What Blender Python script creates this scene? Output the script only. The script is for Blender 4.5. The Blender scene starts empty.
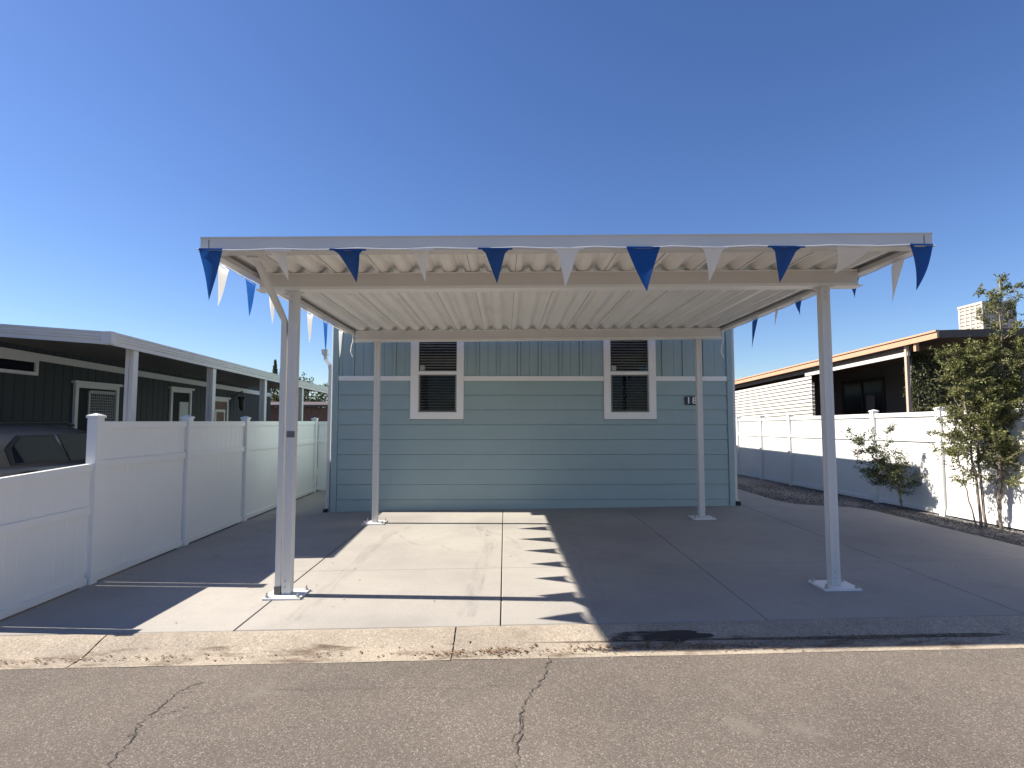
import bpy, bmesh, math, random
from mathutils import Vector, Matrix
random.seed(7)
R = math.radians
SC = bpy.context.scene
COL = SC.collection

# ------------------------------------------------------------------ helpers
class MB:
    """collects shapes; build() links them as ONE mesh object"""
    def __init__(s): s.v = []; s.f = []
    def add(s, vs, fs):
        n = len(s.v); s.v += [tuple(v) for v in vs]; s.f += [tuple(i + n for i in f) for f in fs]; return s
    def box(s, x0, x1, y0, y1, z0, z1):
        return s.hexa([(x0,y0,z0),(x1,y0,z0),(x1,y1,z0),(x0,y1,z0)], [(x0,y0,z1),(x1,y0,z1),(x1,y1,z1),(x0,y1,z1)])
    def hexa(s, lo, hi):
        return s.add(list(lo) + list(hi), [(3,2,1,0),(4,5,6,7),(0,1,5,4),(1,2,6,5),(2,3,7,6),(3,0,4,7)])
    def loft(s, rings, caps=True, closed=True):
        n = len(rings[0]); vs = [p for r in rings for p in r]; fs = []
        for i in range(len(rings) - 1):
            for j in range(n if closed else n - 1):
                k = (j + 1) % n
                fs.append((i*n+j, i*n+k, (i+1)*n+k, (i+1)*n+j))
        if caps and closed:
            fs.append(tuple(reversed(range(n)))); fs.append(tuple(range((len(rings)-1)*n, len(rings)*n)))
        return s.add(vs, fs)
    def tube(s, pts, rad, n=8, square=False):
        pts = [Vector(p) for p in pts]; rings = []
        if not hasattr(rad, '__len__'): rad = [rad] * len(pts)
        up = Vector((0,0,1))
        for i, p in enumerate(pts):
            d = (pts[min(i+1, len(pts)-1)] - pts[max(i-1, 0)])
            if d.length < 1e-9: d = Vector((0,0,1))
            d.normalize()
            a = Vector((1,0,0)) if abs(d.x) < .8 else Vector((0,1,0))
            u = (a - d * a.dot(d)).normalized(); w = d.cross(u)
            rings.append([p + (u*math.cos(2*math.pi*(k+.5)/n) + w*math.sin(2*math.pi*(k+.5)/n)) * rad[i] for k in range(n)])
        return s.loft(rings)
    def cyl(s, p0, p1, r, n=12): return s.tube([p0, p1], r, n)
    def ext(s, prof, axis, a, b):
        """closed 2-D profile (list of pairs) swept along an axis from a to b"""
        def P(u, v, t): return {'x': (t,u,v), 'y': (u,t,v), 'z': (u,v,t)}[axis]
        return s.loft([[P(u,v,a) for u,v in prof], [P(u,v,b) for u,v in prof]])
    def build(s, name, mat, parent=None, smooth=False, bevel=0):
        me = bpy.data.meshes.new(name); me.from_pydata(s.v, [], s.f); me.update()
        bm = bmesh.new(); bm.from_mesh(me); bmesh.ops.recalc_face_normals(bm, faces=bm.faces[:])
        if bevel:
            es = [e for e in bm.edges if len(e.link_faces) == 2 and e.calc_face_angle(0) > R(30)]
            bmesh.ops.bevel(bm, geom=es, offset=bevel, segments=2, affect='EDGES', clamp_overlap=True)
        bm.to_mesh(me); bm.free()
        if smooth:
            for p in me.polygons: p.use_smooth = True
        o = bpy.data.objects.new(name, me); COL.objects.link(o)
        me.materials.append(mat)
        if parent is not None: attach(o, parent)
        return o
def attach(o, parent):
    o.parent = parent
    w = Matrix.Identity(4); q = parent
    while q is not None: w = Matrix.Translation(q.location) @ w; q = q.parent if q.parent_type == 'OBJECT' and False else None
    o.matrix_parent_inverse = Matrix.Translation(-wloc(parent))
def wloc(o):
    # every child mesh has its origin at the world origin and a parent inverse, so only an Empty carries a location
    return o.location.copy() if o.type == 'EMPTY' else Vector((0,0,0))
def thing(name, label, cat, loc=(0,0,0), group=None):
    o = bpy.data.objects.new(name, None); COL.objects.link(o); o.location = loc; o.empty_display_size = .2
    return tag(o, label, cat, group)
def tag(o, label, cat, group=None, kind=None):
    if label: o['label'] = label
    if cat: o['category'] = cat
    if group: o['group'] = group
    if kind: o['kind'] = kind
    return o
def struct(o): o['kind'] = 'structure'; return o

GX, GY = .0135, .0125
def gz(x, y): return GX * max(-8, min(9, x)) + GY * max(0, min(14, y))
def road_z(x): return GX * max(-14, min(14, x)) - .0263

# ------------------------------------------------------------------ materials
def mat(name, col, rough=.6, metal=0, spec=.5, var=0, vscale=3, bump=0, bscale=200, dirt=None, dirt_scale=1.2, dirt_lo=.5, dirt_hi=.75, trans=0):
    m = bpy.data.materials.new(name); m.use_nodes = True; nt = m.node_tree; N = nt.nodes; L = nt.links
    b = N['Principled BSDF']; b.inputs['Roughness'].default_value = rough; b.inputs['Metallic'].default_value = metal
    b.inputs['Specular IOR Level'].default_value = spec
    b.inputs['Base Color'].default_value = (*col, 1)
    tc = N.new('ShaderNodeTexCoord'); out = None
    if var:
        n = N.new('ShaderNodeTexNoise'); n.inputs['Scale'].default_value = vscale; n.inputs['Detail'].default_value = 6
        L.new(tc.outputs['Object'], n.inputs['Vector'])
        mx = N.new('ShaderNodeMix'); mx.data_type = 'RGBA'
        mx.inputs[6].default_value = (*[c*(1-var) for c in col], 1); mx.inputs[7].default_value = (*[min(1, c*(1+var)) for c in col], 1)
        mr = N.new('ShaderNodeMapRange'); mr.inputs[1].default_value = .3; mr.inputs[2].default_value = .7
        L.new(n.outputs['Fac'], mr.inputs[0]); L.new(mr.outputs[0], mx.inputs[0]); out = mx.outputs[2]
        L.new(out, b.inputs['Base Color'])
    if dirt:
        n = N.new('ShaderNodeTexNoise'); n.inputs['Scale'].default_value = dirt_scale; n.inputs['Detail'].default_value = 8; n.inputs['Roughness'].default_value = .65
        L.new(tc.outputs['Object'], n.inputs['Vector'])
        mr = N.new('ShaderNodeMapRange'); mr.inputs[1].default_value = dirt_lo; mr.inputs[2].default_value = dirt_hi
        L.new(n.outputs['Fac'], mr.inputs[0])
        mx = N.new('ShaderNodeMix'); mx.data_type = 'RGBA'; mx.inputs[6].default_value = (*col, 1); mx.inputs[7].default_value = (*dirt, 1)
        if out: L.new(out, mx.inputs[6])
        L.new(mr.outputs[0], mx.inputs[0]); out = mx.outputs[2]; L.new(out, b.inputs['Base Color'])
    if bump:
        n = N.new('ShaderNodeTexNoise'); n.inputs['Scale'].default_value = bscale; n.inputs['Detail'].default_value = 4
        L.new(tc.outputs['Object'], n.inputs['Vector'])
        bp = N.new('ShaderNodeBump'); bp.inputs['Strength'].default_value = bump; bp.inputs['Distance'].default_value = .01
        L.new(n.outputs['Fac'], bp.inputs['Height']); L.new(bp.outputs[0], b.inputs['Normal'])
    if trans:
        t = N.new('ShaderNodeBsdfTranslucent'); ms = N.new('ShaderNodeMixShader'); ms.inputs[0].default_value = trans
        if out: L.new(out, t.inputs['Color'])
        else: t.inputs['Color'].default_value = (*col, 1)
        L.new(b.outputs[0], ms.inputs[1]); L.new(t.outputs[0], ms.inputs[2]); L.new(ms.outputs[0], N['Material Output'].inputs[0])
    return m

def leaf_mat(name, a, b_, trans=.3):
    m = bpy.data.materials.new(name); m.use_nodes = True; nt = m.node_tree; N = nt.nodes; L = nt.links
    b = N['Principled BSDF']; b.inputs['Roughness'].default_value = .5; b.inputs['Specular IOR Level'].default_value = .35
    g = N.new('ShaderNodeNewGeometry'); mx = N.new('ShaderNodeMix'); mx.data_type = 'RGBA'
    mx.inputs[6].default_value = (*a, 1); mx.inputs[7].default_value = (*b_, 1)
    L.new(g.outputs['Random Per Island'], mx.inputs[0]); L.new(mx.outputs[2], b.inputs['Base Color'])
    t = N.new('ShaderNodeBsdfTranslucent'); L.new(mx.outputs[2], t.inputs['Color'])
    ms = N.new('ShaderNodeMixShader'); ms.inputs[0].default_value = trans
    L.new(b.outputs[0], ms.inputs[1]); L.new(t.outputs[0], ms.inputs[2]); L.new(ms.outputs[0], N['Material Output'].inputs[0])
    return m

def glass_mat(name, tint, ior=1.38):
    m = bpy.data.materials.new(name); m.use_nodes = True; nt = m.node_tree; N = nt.nodes; L = nt.links
    N.remove(N['Principled BSDF'])
    t = N.new('ShaderNodeBsdfTransparent'); t.inputs['Color'].default_value = (*tint, 1)
    g = N.new('ShaderNodeBsdfGlossy'); g.inputs['Roughness'].default_value = .02
    f = N.new('ShaderNodeFresnel'); f.inputs['IOR'].default_value = ior
    ms = N.new('ShaderNodeMixShader'); L.new(f.outputs[0], ms.inputs[0]); L.new(t.outputs[0], ms.inputs[1]); L.new(g.outputs[0], ms.inputs[2])
    L.new(ms.outputs[0], N['Material Output'].inputs[0]); return m

def speckle_mat(name, base, dark, light, fine=160, blot=.7, rough=.9, bump=.6, patches=None, cell=None):
    """mineral surface: fine grains, light chips and large uneven blotches"""
    m = bpy.data.materials.new(name); m.use_nodes = True; nt = m.node_tree; N = nt.nodes; L = nt.links
    b = N['Principled BSDF']; b.inputs['Roughness'].default_value = rough; b.inputs['Specular IOR Level'].default_value = .25
    tc = N.new('ShaderNodeTexCoord')
    def noise(s, d=4, r=.6):
        n = N.new('ShaderNodeTexNoise'); n.inputs['Scale'].default_value = s; n.inputs['Detail'].default_value = d; n.inputs['Roughness'].default_value = r
        L.new(tc.outputs['Object'], n.inputs['Vector']); return n.outputs['Fac']
    def rng(x, lo, hi, a=0, c=1):
        r = N.new('ShaderNodeMapRange'); r.inputs[1].default_value = lo; r.inputs[2].default_value = hi; r.inputs[3].default_value = a; r.inputs[4].default_value = c
        L.new(x, r.inputs[0]); return r.outputs[0]
    def mix(fac, A, B):
        x = N.new('ShaderNodeMix'); x.data_type = 'RGBA'; L.new(fac, x.inputs[0])
        for i, q in ((6, A), (7, B)):
            if isinstance(q, tuple): x.inputs[i].default_value = (*q, 1)
            else: L.new(q, x.inputs[i])
        return x.outputs[2]
    f = noise(fine, 3, .7)
    c = mix(rng(f, .36, .5), dark, base)
    if cell:
        v = N.new('ShaderNodeTexVoronoi'); v.inputs['Scale'].default_value = cell; L.new(tc.outputs['Object'], v.inputs['Vector'])
        sx = N.new('ShaderNodeSeparateColor'); L.new(v.outputs['Color'], sx.inputs[0])
        c = mix(rng(sx.outputs[0], .75, 1, 0, .9), c, light)
        c = mix(rng(sx.outputs[1], .8, 1, 0, .8), c, dark)
    else:
        c = mix(rng(f, .55, .72), c, light)
    k = N.new('ShaderNodeMix'); k.data_type = 'RGBA'; k.blend_type = 'MULTIPLY'; k.inputs[0].default_value = 1
    L.new(c, k.inputs[6])
    h = N.new('ShaderNodeMix'); h.data_type = 'RGBA'; h.inputs[6].default_value = (.76,.76,.77,1); h.inputs[7].default_value = (1.17,1.16,1.14,1)
    L.new(rng(noise(blot, 7, .62), .3, .7), h.inputs[0]); L.new(h.outputs[2], k.inputs[7])
    c = k.outputs[2]
    for (sc, lo, hi, col) in (patches or []):
        c = mix(rng(noise(sc, 8, .7), lo, hi), c, col)
    L.new(c, b.inputs['Base Color'])
    bp = N.new('ShaderNodeBump'); bp.inputs['Strength'].default_value = bump; bp.inputs['Distance'].default_value = .006
    L.new(f, bp.inputs['Height']); L.new(bp.outputs[0], b.inputs['Normal'])
    return m

M = dict(
    asphalt = speckle_mat('asphalt', (.156,.132,.112), (.075,.062,.053), (.29,.255,.222), fine=170, blot=.5, cell=130, bump=.7,
                          patches=[(1.7, .60, .74, (.122,.105,.09)), (.9, .58, .72, (.185,.163,.14)), (11, .68, .73, (.07,.06,.052)), (34, .70, .74, (.30,.27,.235))]),
    concrete = speckle_mat('concrete', (.335,.316,.288), (.305,.288,.262), (.36,.34,.311), fine=60, blot=.45, bump=.12,
                          patches=[(.9, .55, .80, (.25,.229,.20)), (2.3, .62, .78, (.27,.247,.217)), (26, .70, .76, (.20,.18,.155))]),
    curb = speckle_mat('curb_concrete', (.37,.32,.255), (.24,.195,.15), (.45,.395,.325), fine=90, blot=1.2, cell=75, bump=.9,
                          patches=[(1.6, .58, .72, (.22,.175,.13)), (6, .64, .74, (.24,.185,.13))]),
    gravel = speckle_mat('gravel', (.15,.142,.138), (.05,.048,.047), (.34,.327,.315), fine=40, blot=1.0, cell=32, bump=1.0),
    earth = speckle_mat('earth', (.15,.12,.09), (.10,.08,.065), (.21,.17,.13), fine=30, blot=.3),
    joint = mat('joint_dark', (.05,.045,.04), .95),
    vinyl = mat('white_vinyl', (.76,.75,.735), .38, var=.02, vscale=.8, dirt=(.68,.665,.64), dirt_scale=1.1, dirt_lo=.62, dirt_hi=.85),
    alu = mat('white_aluminium', (.60,.585,.56), .42, var=.03, vscale=1.5, dirt=(.51,.49,.46), dirt_scale=2.2, dirt_lo=.6, dirt_hi=.85),
    lip = mat('sun_bright_flange', (.80,.785,.76), .4),  # paler than the beam: sun reflected off the flange is put into the colour
    pan = mat('roof_pan_paint', (.78,.765,.73), .45, var=.04, vscale=1.2, dirt=(.66,.635,.60), dirt_scale=1.6, dirt_lo=.58, dirt_hi=.85),
    seam = mat('seam_dark', (.12,.11,.10), .8),
    steel = mat('galvanised', (.72,.71,.69), .45, var=.05, vscale=8),
    bolt = mat('bolt_metal', (.42,.41,.40), .4, metal=.8),
    rubber = mat('black_rubber', (.015,.015,.016), .6),
    siding = mat('blue_siding', (.30,.39,.395), .6, var=.035, vscale=1.3, bump=.15, bscale=60),
    trim = mat('white_trim', (.80,.785,.76), .5, var=.02, vscale=2),
    shingle = mat('roof_shingle', (.16,.155,.15), .9, var=.2, vscale=20),
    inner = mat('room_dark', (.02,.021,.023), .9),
    blind = mat('blind_slat', (.72,.73,.74), .6),
    glass = glass_mat('window_glass', (.84,.86,.87)),
    screen = glass_mat('screened_glass', (.56,.57,.60), 1.25),
    tagm = mat('paper_tag', (.34,.36,.34), .7),
    plaque = mat('black_plaque', (.012,.014,.018), .35),
    digit = mat('white_digit', (.78,.80,.80), .5),
    sticker = mat('grey_sticker', (.12,.12,.125), .5),
    blue = mat('blue_plastic', (.012,.085,.33), .5, trans=.5),
    white = mat('white_plastic', (.78,.77,.75), .42, trans=.30),
    cord = mat('white_cord', (.78,.78,.76), .6),
    slate = mat('slate_siding', (.026,.030,.034), .7, var=.06, vscale=2),
    ntrim = mat('grey_white_trim', (.58,.57,.56), .5, var=.03),
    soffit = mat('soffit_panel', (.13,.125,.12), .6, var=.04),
    door = mat('pale_door', (.42,.42,.43), .5),
    lattice = mat('lattice_metal', (.30,.30,.31), .5),
    brown = mat('brown_boards', (.17,.105,.08), .8, var=.12, vscale=6),
    peach = mat('peach_paint', (.50,.30,.185), .6, var=.05, vscale=3),
    darkbrown = mat('brown_paint_and_shade', (.10,.075,.06), .6, var=.1),  # brown paint; on the right house's front fascia it stands for shade
    cream = mat('cream_slat', (.58,.555,.515), .5, var=.03),
    greywall = mat('grey_porch_wall', (.12,.115,.112), .8, var=.06),
    blackfr = mat('black_window_frame', (.02,.02,.022), .5),
    tan = mat('tan_post', (.50,.38,.29), .6),
    cooler = mat('cooler_metal', (.50,.445,.375), .55, var=.05, vscale=5),
    coolpad = mat('cooler_pad', (.36,.32,.275), .9),
    bark = mat('grey_bark', (.24,.20,.165), .9, var=.25, vscale=20, bump=.6, bscale=60),
    carpaint = mat('grey_car_paint', (.13,.135,.145), .28, metal=.3),
    cartrim = mat('car_black_trim', (.012,.012,.013), .45),
    carglass = mat('car_glass', (.010,.012,.020), .05, spec=.13),
    darkpane = mat('dark_pane', (.03,.03,.033), .25, spec=.25),
    carlamp = mat('car_tail_lamp', (.20,.012,.012), .2),
    chrome = mat('car_chrome', (.55,.55,.56), .2, metal=1),
    leafA = leaf_mat('leaf_olive', (.085,.10,.03), (.21,.215,.075)),
    leafB = leaf_mat('leaf_grey_green', (.045,.065,.025), (.11,.135,.055)),
    leafC = leaf_mat('leaf_dark', (.035,.045,.018), (.095,.10,.04), .2),
    litter = leaf_mat('leaf_litter', (.10,.055,.03), (.28,.17,.10), .1),
    iron = mat('black_iron', (.012,.012,.012), .5),
)

# ------------------------------------------------------------------ ground, road, kerb, driveway
def grid(xs, ys, zf):
    mb = MB(); n = len(ys)
    mb.add([(x, y, zf(x, y)) for x in xs for y in ys],
           [(i*n+j, (i+1)*n+j, (i+1)*n+j+1, i*n+j+1) for i in range(len(xs)-1) for j in range(n-1)])
    return mb
def ground_z(x, y):
    if y < 4.6: return road_z(x) - .06
    z = gz(x, y) - .055
    if x > 5.2: z = min(z, .12 - .0129*(max(4, min(y, 24))-8.4)) - .06
    if y > 24: z = min(z, 0) 
    return z
XS = [-600,-200,-60,-25,-14,-8,-6,-4,-2,0,2,4,5.4,6,6.8,7,7.6,8.5,10,14,25,60,200,600]
YS = [-600,-200,-60,-20,-5,0,4.59,4.75,5.2,6,7.5,9,10.5,12,13.2,15,17,20,25,40,80,200,700]
struct(grid(XS, YS, ground_z).build('ground', M['earth']))

road_xs = [-40,-14,-10,-7,-4,-2,0,2,4,7,10,14,40]
road = struct(grid(road_xs, [-12,-3,0,2,3,4,4.60], lambda x, y: road_z(x)).build('road', M['asphalt']))
def curb_y(x): return .0078 * max(-14, min(14, x))
# kerb profile: (dy from driveway edge at 4.97, dz from driveway surface)
CP = [(.0,.0),(-.03,.0),(-.07,-.008),(-.13,-.026),(-.19,-.046),(-.24,-.064),(-.28,-.074),(-.36,-.080),(-.47,-.085)]
cj = [-40,-14,-10,-6.4,-3.38,-.42,5.5,8.5,14,40]
mb = MB()
for a, b in zip(cj[:-1], cj[1:]):
    st = [a+.006] + [a + (b-a)*t/12 for t in range(1, 12)] + [b-.006]
    rings = []
    for x in st:
        jit = random.uniform(-.006,.006)
        rings.append([(x, 4.975 + curb_y(x)*.6 + dy + (jit if i > 5 else 0), gz(x, 4.975) + dz + random.uniform(-.002,.002)) for i, (dy, dz) in enumerate(CP)] )
    mb.loft(rings, caps=False, closed=False)
struct(mb.build('kerb', M['curb'], smooth=True))
# driveway slabs with open joints
JX = [-4.60,-2.33,-.035,2.30,4.60]
def right_edge(y):
    P = [(4.98,6.95),(7.72,6.79),(9.5,6.69),(10.25,6.66),(10.55,6.5),(10.80,6.0),(11.0,5.66),(11.5,5.52),(13.2,5.47),(21,5.45)]
    for (a, xa), (b, xb) in zip(P[:-1], P[1:]):
        if y <= b: return xa + (xb-xa)*max(0, (y-a)/(b-a))
    return P[-1][1]
YJ = [4.985, 6.80, 10.78, 16, 21]
mb = MB()
def slab(x0f, x1f, y0, y1, nx=2):
    ys = [y0, y0+.006] + [y for y in (5.5,6,7.72,8.6,9.5,10.25,10.4,10.55,10.68,10.80,10.9,11.0,11.25,11.5,12.3,13.2,14.5,18) if y0+.02 < y < y1-.02] + [y1-.006, y1]
    rows = []
    for i, y in enumerate(ys):
        end = i in (0, len(ys)-1); x0, x1 = x0f(y), x1f(y)
        drop = -.006 if end else 0
        yy = y + (curb_y((x0+x1)/2)*.6 if y0 < 5 and i < 2 else 0)
        row = [(x0, yy, gz(x0, y)-.05)]
        for t in (0, .006/(x1-x0), .5, 1-.006/(x1-x0), 1):
            x = x0+(x1-x0)*t; row.append((x, yy, gz(x, y) + (drop if not t in (0, 1) else min(drop, -.006))))
        row.append((x1, yy, gz(x1, y)-.05)); rows.append(row)
    mb.loft(rows, caps=False, closed=False)
    for r in (rows[0], rows[-1]): mb.add([r[0], r[1], r[-2], r[-1]], [(0,1,2,3)])
G = .0045
for y0, y1 in zip(YJ[:-1], YJ[1:]):
    for i in range(5):
        a = JX[i]
        if i == 4 : slab(lambda y, a=a: a+G, right_edge, y0+G*.6, y1-G*.6)
        else:
            b = JX[i+1]
            if y0 > 10 and i in (1, 2, 3):
                if y0 < 12: slab(lambda y, a=a: a+G, lambda y, b=b: b-G, y0+G*.6, 10.95)
                continue
            slab(lambda y, a=a: a+G, lambda y, b=b: b-G, y0+G*.6, y1-G*.6)
struct(mb.build('driveway', M['concrete']))
# faint tyre scuffs on the slabs
def scuff_mat():
    m = bpy.data.materials.new('tyre_scuff'); m.use_nodes = True; nt = m.node_tree; N = nt.nodes; L = nt.links
    b = N['Principled BSDF']; b.inputs['Base Color'].default_value = (.13,.12,.11,1); b.inputs['Roughness'].default_value = .9
    tc = N.new('ShaderNodeTexCoord'); n = N.new('ShaderNodeTexNoise'); n.inputs['Scale'].default_value = 5; n.inputs['Detail'].default_value = 6
    mp = N.new('ShaderNodeMapping'); mp.inputs['Scale'].default_value = (4,.5,1); L.new(tc.outputs['Object'], mp.inputs[0]); L.new(mp.outputs[0], n.inputs['Vector'])
    mr = N.new('ShaderNodeMapRange'); mr.inputs[1].default_value = .40; mr.inputs[2].default_value = .8; mr.inputs[4].default_value = .17; L.new(n.outputs['Fac'], mr.inputs[0])
    L.new(mr.outputs[0], b.inputs['Alpha']); return m
SCUFF = scuff_mat(); drive = bpy.data.objects['driveway']
def scuff(pts, w):
    mb = MB(); L = [Vector(p) for p in pts]; P = []
    for i in range(len(L)-1):
        for k in range(8):
            t = k/8; a = L[max(i-1,0)]; b, c = L[i], L[i+1]; d = L[min(i+2,len(L)-1)]
            P.append(.5*((2*b)+(c-a)*t+(2*a-5*b+4*c-d)*t*t+(3*b-a-3*c+d)*t**3))
    P.append(L[-1]); vs = []
    for i, p in enumerate(P):
        t = (P[min(i+1,len(P)-1)]-P[max(i-1,0)]).normalized(); nx, ny = -t.y*w/2, t.x*w/2
        vs += [(p.x-nx, p.y-ny, gz(p.x-nx,p.y-ny)+.003), (p.x+nx, p.y+ny, gz(p.x+nx,p.y+ny)+.003)]
    mb.add(vs, [(2*i,2*i+1,2*i+3,2*i+2) for i in range(len(P)-1)]); mb.build('tyre_mark', SCUFF, drive)
scuff([(-1.9,5.2),(-1.85,7.0),(-1.8,8.6),(-1.6,9.4)], .17); scuff([(-.35,5.2),(-.3,6.6),(-.25,8.2),(-.4,9.3)], .17)
scuff([(-1.0,8.2),(-.7,7.7),(-.3,7.6),(-.1,8.1),(-.3,8.7)], .05); scuff([(-1.7,8.9),(-1.35,8.2),(-1.1,8.0)], .06); scuff([(-.55,9.3),(-.2,8.8),(.1,8.3),(.2,7.7)], .06)
scuff([(.9,5.3),(.95,6.8),(1.0,8.4)], .17); scuff([(1.2,7.6),(1.7,7.7),(2.0,8.2)], .05)
# dark soil showing in the joints
mb = MB(); 
mb.add([(x, y, gz(x,y)-.022) for y in (5.0, 8, 11, 14) for x in (-4.6, 0, 5.4)], [(i*3+j, i*3+j+1, i*3+j+4, i*3+j+3) for i in range(3) for j in range(2)])
struct(mb.build('joint_filler', M['joint']))
# gravel bed along the right fence
def fence_r_base(y): return .21 - .0129*(max(4, min(y, 24))-8.4)
gy = [5.0,6,7,7.72,8.3,8.9,9.5,10.25,10.55,10.8,11,11.5,12.3,13.2,15,17,19,21]
rows = []
for y in gy:
    x0 = right_edge(y) + .004; x1 = 7.95; row = []
    for t in range(7):
        x = x0 + (x1-x0)*t/6
        zc = gz(x0, y) - .012
        row.append((x, y, zc + (fence_r_base(y) - .02 - zc)*(t/6)**.8 + random.uniform(-.012,.012)*(0 < t)))
    rows.append(row)
mb = MB(); mb.loft(rows, caps=False, closed=False)
bed = tag(mb.build('gravel_bed', M['gravel']), None, None, kind='structure')
# loose stones on the bed
mb = MB()
def stone(p, r):
    q = [Vector((random.gauss(0,1), random.gauss(0,1), random.gauss(0,1))).normalized() for _ in range(0)]
    a = random.random()*6.28; s = [r*random.uniform(.6,1.2) for _ in range(6)]
    c, d = math.cos(a), math.sin(a); x, y, z = p
    vs = [(x+c*s[0], y+d*s[0], z), (x-d*s[1], y+c*s[1], z), (x-c*s[2], y-d*s[2], z), (x+d*s[3], y-c*s[3], z), (x, y, z+s[4]*.8), (x, y, z-s[5]*.5)]
    mb.add(vs, [(0,1,4),(1,2,4),(2,3,4),(3,0,4),(1,0,5),(2,1,5),(3,2,5),(0,3,5)])
for _ in range(9000):
    y = 6.5 + 8.5*random.random()**1.4; x0 = right_edge(y)+.01; t = random.random()
    x = x0 + (7.9-x0)*t; zc = gz(x0, y)-.012
    z = zc + (fence_r_base(y)-.02-zc)*t**.8
    stone((x, y, z+.004), random.uniform(.007,.020))
tag(mb.build('gravel_stones', M['gravel']), 'loose grey crushed stones along the foot of the right white fence', 'gravel', kind='stuff')

# cracks in the road: thin sealed strips lying on the asphalt
def px_road(px, py):
    """reference point on the road under a given direction; used once to survey the crack positions"""
    F = 560.; p = math.atan(37/F); yw = math.atan(7/F)
    v = Vector(((px-512)/F, 1, -(py-384)/F))
    v = Vector((v.x, math.cos(p)*v.y - math.sin(p)*v.z, math.sin(p)*v.y + math.cos(p)*v.z))
    v = Vector((math.cos(yw)*v.x + math.sin(yw)*v.y, -math.sin(yw)*v.x + math.cos(yw)*v.y, v.z))
    t = (-1.83 - .0263) / (v.z - GX*v.x)
    return v.x*t, v.y*t
def crack(pts, w, jit=.012, n=10):
    P = [px_road(*p) for p in pts]; mb = MB(); L = []
    for (a, b) in zip(P[:-1], P[1:]):
        for k in range(n):
            t = k/n; L.append((a[0]+(b[0]-a[0])*t + random.gauss(0,jit), a[1]+(b[1]-a[1])*t + random.gauss(0,jit)))
    L.append(P[-1]); vs = []
    for i, (x, y) in enumerate(L):
        q = L[min(i+1, len(L)-1)]; p0 = L[max(i-1, 0)]; d = Vector((q[0]-p0[0], q[1]-p0[1])).normalized()
        ww = w*random.uniform(.3,1.25)*(.3 if i in (0, len(L)-1) else 1); nx, ny = -d.y*ww, d.x*ww
        z = .004
        vs += [(x-nx, y-ny, road_z(x-nx)+z), (x+nx, y+ny, road_z(x+nx)+z)]
    mb.add(vs, [(2*i, 2*i+1, 2*i+3, 2*i+2) for i in range(len(L)-1)])
    return mb.build('crack', M['joint'], road)
crack([(512,790),(519,740),(520,715),(530,694),(545,678),(549,656)], .0042)
crack([(512,752),(524,716)], .002)
crack([(96,790),(112,760),(133,738),(136,728),(150,716),(166,703),(178,692),(200,682)], .0044)
crack([(150,716),(175,712),(190,706)], .0018)
crack([(255,689),(330,690),(400,688),(470,689),(540,684)], .0014)
crack([(180,694),(215,690),(255,689)], .0014)
crack([(868,660),(905,690),(930,706)], .0012)
# leaf litter in the gutter
mb = MB()
def leaf_flat(mb, x, y, z, s):
    a = random.random()*6.28; c, d = math.cos(a)*s, math.sin(a)*s; h = [random.uniform(0,.4)*s for _ in range(4)]
    mb.add([(x+c,y+d,z+h[0]),(x-d*.45,y+c*.45,z+h[1]),(x-c,y-d,z+h[2]),(x+d*.45,y-c*.45,z+h[3])], [(0,1,2,3)])
for (cx, cy, sx, sy, n) in ((-.02,4.62,.14,.03,130),(.9,4.63,.25,.03,110),(1.35,4.66,.35,.035,240),(1.9,4.62,.3,.03,90),(3.0,4.72,.5,.03,160),(3.9,4.72,.4,.03,70),
                            (-.45,4.60,.1,.03,50),(-3.6,4.60,.35,.03,70),(2.3,4.66,1.5,.04,150),(0,4.60,3,.03,90),(-2.2,4.62,.6,.03,40)):
    for _ in range(n):
        x = random.gauss(cx,sx); y = random.gauss(cy, sy)
        dy = y - (4.975+curb_y(x)*.6); z = 0
        for (a, za), (b, zb) in zip(CP[:-1], CP[1:]):
            if b <= dy <= a: z = za + (zb-za)*(dy-a)/(b-a)
        if dy < CP[-1][0]: z = CP[-1][1]-.01
        leaf_flat(mb, x, y, gz(x,4.975)+z+.006, random.uniform(.007,.02))
for _ in range(70):   # a few stray leaves on the driveway
    x = random.uniform(-4.4,5.5); y = random.uniform(5.1,10.7); leaf_flat(mb, x, y, gz(x,y)+.004, random.uniform(.008,.018))
tag(mb.build('leaf_litter', M['litter']), 'dry brown leaves gathered in the gutter along the kerb', 'leaves', kind='stuff')
# brown silt lying along the gutter, fading out unevenly
def silt_mat():
    m = bpy.data.materials.new('gutter_silt'); m.use_nodes = True; nt = m.node_tree; N = nt.nodes; L = nt.links
    b = N['Principled BSDF']; b.inputs['Roughness'].default_value = .95; b.inputs['Base Color'].default_value = (.13,.085,.055,1)
    tc = N.new('ShaderNodeTexCoord'); mp = N.new('ShaderNodeMapping'); mp.inputs['Scale'].default_value = (1,4,1); L.new(tc.outputs['Object'], mp.inputs[0])
    n = N.new('ShaderNodeTexNoise'); n.inputs['Scale'].default_value = 1.6; n.inputs['Detail'].default_value = 9; n.inputs['Roughness'].default_value = .72; L.new(mp.outputs[0], n.inputs['Vector'])
    mr = N.new('ShaderNodeMapRange'); mr.inputs[1].default_value = .50; mr.inputs[2].default_value = .70; mr.inputs[4].default_value = .8; L.new(n.outputs['Fac'], mr.inputs[0])
    L.new(mr.outputs[0], b.inputs['Alpha']); return m
def kz0(x, y):
    dy = y - (4.975+curb_y(x)*.6); z = 0
    for (a, za), (b, zb) in zip(CP[:-1], CP[1:]):
        if b <= dy <= a: z = za + (zb-za)*(dy-a)/(b-a)
    return gz(x,4.975) + z
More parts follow.
